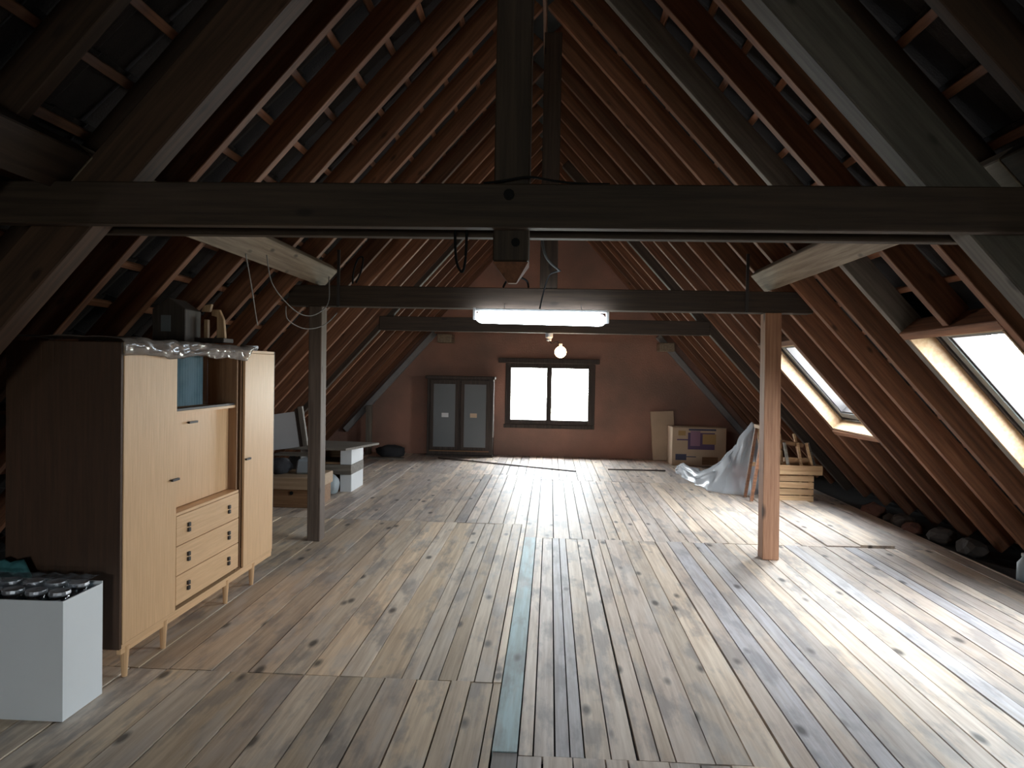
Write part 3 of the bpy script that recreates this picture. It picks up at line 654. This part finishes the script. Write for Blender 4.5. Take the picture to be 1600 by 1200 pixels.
# ================================================================== RIGHT BACK PILE
tag(MB().box((0, 0, 0), (.40, .05, .86), Matrix.Translation((1.82, 12.5, .0)) @ Matrix.Rotation(math.radians(-3), 4, 'Y') @ Matrix.Rotation(math.radians(-8), 4, 'X')).build('tall_board', M['card'], bevel=.004), 'tall narrow tan board leaning on the gable wall beside the printed carton', 'board')
cb = empty('carton', (2.5, 12.2, 0), 'tan cardboard carton with purple printed picture by the gable wall at right', 'carton')
c0, c1, f0 = 2.05, 2.94, 11.95
MB().box((c0, f0, 0), (c1, 12.42, .63)).build('body', M['card'], cb, bevel=.006)
MB().box((c0, f0-.004, .632), (c1, f0+.24, .637), Matrix()).build('flap', M['card'], cb)
def prt(name, x0, z0, x1, z1, m_, k=1): MB().box((c0+x0, f0-.0025*k, z0), (c0+x1, f0, z1)).build(name, m_, cb)
prt('print', .26, .27, .70, .55, M['purple']); prt('print', .30, .33, .46, .58, M['pink'], 2); prt('print', .50, .36, .72, .53, M['gold'], 2); prt('print', .08, .42, .3, .44, M['purple'], 2)
prt('print', .06, .09, .24, .19, M['navy']); prt('print', .24, .14, .4, .155, M['navy']); prt('print', .5, .02, .76, .15, M['brownX']); prt('print', .27, .585, .72, .615, M['navy'])
prt('print', .1, .5, .22, .58, M['gold'])
# crate with trestle and slatted rack
ck = empty('wooden_crate', (2.88, 8.98, 0), 'pale slatted wooden crate on the floor behind the right post', 'crate')
kx0, kx1, ky0, ky1 = 2.74, 3.22, 8.78, 9.2
for i in range(4):
    z0 = .005+i*.082
    for y in (ky0, ky1-.015): MB().box((kx0, y, z0), (kx1, y+.015, z0+.072)).build('slat', M['paleX'], ck, bevel=.003)
    for x in (kx0, kx1-.015): MB().box((x, ky0+.016, z0), (x+.015, ky1-.016, z0+.072)).build('slat', M['roofY'], ck, bevel=.003)
for x in (kx0+.016, kx1-.05):
    for y in (ky0+.016, ky1-.05): MB().box((x, y, .002), (x+.034, y+.034, .33)).build('corner_post', M['paleZ'], ck)
MB().box((kx0+.016, ky0+.016, .0), (kx1-.016, ky1-.016, .012)).build('bottom_board', M['brownX'], ck)
rk = empty('slatted_rack', (3.0, 8.95, .335), 'small pale rack of leaning slats standing on the crate, right of the post', 'rack')
r0, r1 = kx0+.01, kx1+.09
MB().box((r0, ky0-.03, .335), (r1, ky0-.005, .45)).box((r0, ky1-.02, .335), (r1, ky1+.005, .45)).box((r0, ky0-.005, .335), (r0+.02, ky1-.02, .45)).box((r1-.02, ky0-.005, .335), (r1, ky1-.02, .45)).build('rim', M['paleX'], rk, bevel=.003)
MB().box((r0+.02, ky0-.005, .335), (r1-.02, ky1-.02, .352)).build('tray_board', M['brownX'], rk)
for i, (xb, xt, y) in enumerate(((2.93, 2.86, 8.80), (3.10, 3.03, 8.84), (3.22, 3.12, 8.80), (3.27, 3.15, 8.84), (2.95, 2.90, 9.12), (3.2, 3.08, 9.12))):
    MB().bar((xb, y, .356), (xt, y, .72 if i < 4 else .80), .045, .025, (1, 0, .2)).build('slat', M['paleX'] if i % 3 else M['greyX'], rk)
MB().bar((2.84, 8.90, .72), (3.12, 8.90, .68), .04, .05).build('rail', M['brownX'], rk)
MB().bar((2.90, 8.92, .50), (3.25, 8.92, .50), .04, .05).build('rail', M['paleX'], rk)
tr = empty('trestle', (2.60, 8.85, 0), 'narrow A-shaped wooden trestle just left of the right post', 'trestle')
ax = 2.585
for y in (8.70, 8.98):
    MB().bar((ax-.13, y, .012), (ax-.012, y, .88), .035, .04, (0, 1, 0)).build('leg', M['roofX'], tr)
    MB().bar((ax+.12, y, .012), (ax+.012, y, .88), .035, .04, (0, 1, 0)).build('leg', M['paleX'], tr)
    MB().bar((ax-.085, y+.03, .42), (ax+.08, y+.03, .42), .02, .05).build('rung', M['paleX'], tr)
MB().box((ax-.03, 8.66, .88), (ax+.03, 9.02, .92)).build('top_rail', M['paleY'], tr)
rc = empty('red_carton', (2.62, 9.62, 0), 'red and white carton half hidden under the clear plastic sheet', 'carton')
MB().box((2.50, 9.50, 0), (2.74, 9.74, .30)).build('body', M['red'], rc, bevel=.004)
MB().lathe((2.66, 9.498, .12), [(.06, 0), (.06, .003)], 18, V((0, -1, 0))).build('print', M['white'], rc)
SH = [(0, 1.96, 11.1, 2.0, 11.25, .07), (.16, 1.97, 10.5, 2.04, 10.9, .17), (.3, 2.03, 9.9, 2.16, 10.35, .10), (.45, 2.10, 9.4, 2.33, 10.05, .26), (.62, 2.24, 9.22, 2.53, 9.92, .52), (.78, 2.42, 9.16, 2.68, 9.88, .78), (.88, 2.56, 9.13, 2.76, 9.86, .90), (1, 2.74, 9.24, 2.84, 9.86, .62)]
def sheet(u, v):
    for a, b in zip(SH, SH[1:]):
        if u <= b[0]+1e-6: break
    t = (u-a[0])/(b[0]-a[0]); t = t*t*(3-2*t)*.5+t*.5
    hx, hy, rx, ry, rz = [a[k]+(b[k]-a[k])*t for k in range(1, 6)]
    n1 = noise.noise(V((u*6, v*3, 1))); n2 = noise.noise(V((u*17, v*8, 4)))
    if v < .62:
        q = v/.62; x, y, z = hx+(rx-hx)*q, hy+(ry-hy)*q, rz*q**.8
        k = math.sin(q*math.pi)
    else:
        q = (v-.62)/.38; x, y, z = rx+.10*q, ry+.38*q, rz*(1-q)**1.3; k = math.sin(q*math.pi)
    w = .05*abs(n1)+.03*n2
    return V((x+.04*n2, y-w*(.4+k), .006+max(0, z+(abs(n1)*.09+n2*.03)*(.25+k)*min(1, v*8)*min(1, (1-v)*8))))
tag(cloth('plastic_sheet', sheet, 56, 40, M['film'], None, .002), 'crumpled clear plastic sheet trailing over the floor left of the right post', 'sheet')
# sticks on the floor
for (a, b, lab) in (((-1.88, 12.0), (.42, 10.8), 'long thin dark stick lying on the far floor below the window'), ((.93, 11.12), (1.82, 11.15), 'short dark rod on the far floor in front of the printed carton')):
    o = MB().tube([(a[0], a[1], .016), (b[0], b[1], .016)], .011, 8).build('stick', M['darkwood']); tag(o, lab, 'stick')
# rubble along the right eave
rub = [(3.72, 8.3, .11, 'clay', 'reddish broken clay lump, farthest of the rubble along the right eave'), (3.76, 7.70, .10, 'stone', 'brown rubble lump second farthest along the right eave'), (3.70, 7.4, .08, 'clay', 'small reddish clay lump at the floor edge by the right eave'),
       (3.80, 7.02, .11, 'stone', 'large dark stone at the middle of the right eave'), (3.80, 6.55, .10, 'stone', 'dark stone before the large one at the right eave'), (3.75, 7.97, .06, 'stone', 'small grey stone wedged among the farthest rubble of the right eave')]
for i, (x, y, r, m_, lab) in enumerate(rub):
    tag(lump('rubble', (x, y, -.045), (r*1.2, r*1.4, r*.8), M[m_], i*3.1+1, 2, .35), lab, 'rubble')
for x, y, lab in ((3.74, 5.75, 'milky plastic bottle standing at the dark right eave'), (3.80, 5.42, 'second milky bottle at the right eave, cut by the picture edge')):
    t = empty('bottle', (x, y, -.045), lab, 'bottle')
    MB().lathe((x, y, -.045), [(.045, 0), (.05, .015), (.05, .15), (.02, .19), (.018, .205)], 14).build('body', M['milk'], t, smooth=True)
    MB().lathe((x, y, .161), [(.021, 0), (.021, .022)], 12).build('cap', M['white'], t)

# ================================================================== CABLES AND STRAPS
def cable(pts, r, label, m_='black', cat='cable'):
    return tag(MB().tube(smoothpath(pts, 8), r, 6).build('cable', M[m_], smooth=True), label, cat)
cable([(-.402, 2.94, 2.30), (-.405, 2.94, 2.2), (-.405, 2.94, 2.08), (-.397, 2.94, 1.99), (-.375, 2.94, 1.95), (-.362, 2.94, 1.99), (-.358, 2.94, 2.08), (-.358, 2.94, 2.2), (-.36, 2.94, 2.30)], .006, 'black cable loop hanging over the near truss beam, left of the king post')
cable([(-.28, 2.83, 2.287), (-.2, 2.84, 2.30), (-.1, 2.84, 2.315), (0, 2.84, 2.30), (.1, 2.84, 2.29), (.22, 2.84, 2.288)], .005, 'black cable lying along the top of the near truss beam')
cable([(-.05, 3.09, 2.13), (-.03, 3.5, 2.1), (.04, 4.5, 2.18), (.05, 5.4, 2.3), (-.02, 5.85, 2.33), (-.06, 6.02, 2.25), (-.09, 6.02, 2.12), (-.1, 5.99, 2.055)], .007, 'dark cable sagging from near truss down to the fluorescent lamp')
cable([(-.42, 6.1, 2.25), (-.38, 6.08, 2.31), (-.3, 6.08, 2.335), (-.22, 6.08, 2.31), (-.2, 6.1, 2.25)], .009, 'black cable arching up from the tie beam above the lamp')
cable([(-1.78, 4.05, 2.19), (-1.85, 4.3, 2.02), (-1.95, 4.6, 1.88), (-2.02, 4.8, 1.82)], .004, 'thin grey wire hanging from the left roof beam toward the ornament', 'wire', 'wire')
cable([(-1.88, 4.6, 2.27), (-1.90, 4.75, 2.1), (-1.87, 5.0, 1.97), (-1.83, 5.2, 1.92), (-1.78, 5.35, 1.95), (-1.75, 5.5, 2.05), (-1.78, 5.6, 2.26)], .004, 'thin wire drooping in a loop below the left roof beam', 'wire', 'wire')
cable([(-1.9, 5.0, 1.97), (-1.92, 5.1, 1.88), (-1.88, 5.35, 1.83), (-1.80, 5.55, 1.87), (-1.74, 5.7, 1.98)], .004, 'second thin wire loop, lowest below the left roof beam', 'wire', 'wire')
cable([(-1.70, 6.0, 2.255), (-1.69, 5.98, 2.35), (-1.66, 6.0, 2.46), (-1.62, 6.02, 2.48), (-1.63, 6.0, 2.36), (-1.67, 5.99, 2.26)], .008, 'tangled dark cable standing on the left end of the tie beam')
for s_, x, lab in ((1, 1.63, 'dark iron strap fixed at the right end of the tie beam'), (-1, -1.84, 'dark iron strap fixed at the left end of the tie beam')):
    tag(MB().box((x-.012, 6.045, 2.06), (x+.012, 6.058, 2.55)).build('iron_strap', M['dark']), lab, 'strap')

for x, z, lab in ((-1.86, 2.07, 'short grey beam end poking from the gable wall, upper left of the window'), (2.0, 1.98, 'short pale beam end poking from the gable wall, upper right of the window')):
    tag(MB().box((x-.13, 12.35, z-.075), (x+.13, 12.718, z+.075)).build('beam_end', M['purlY'], bevel=.008), lab, 'beam')
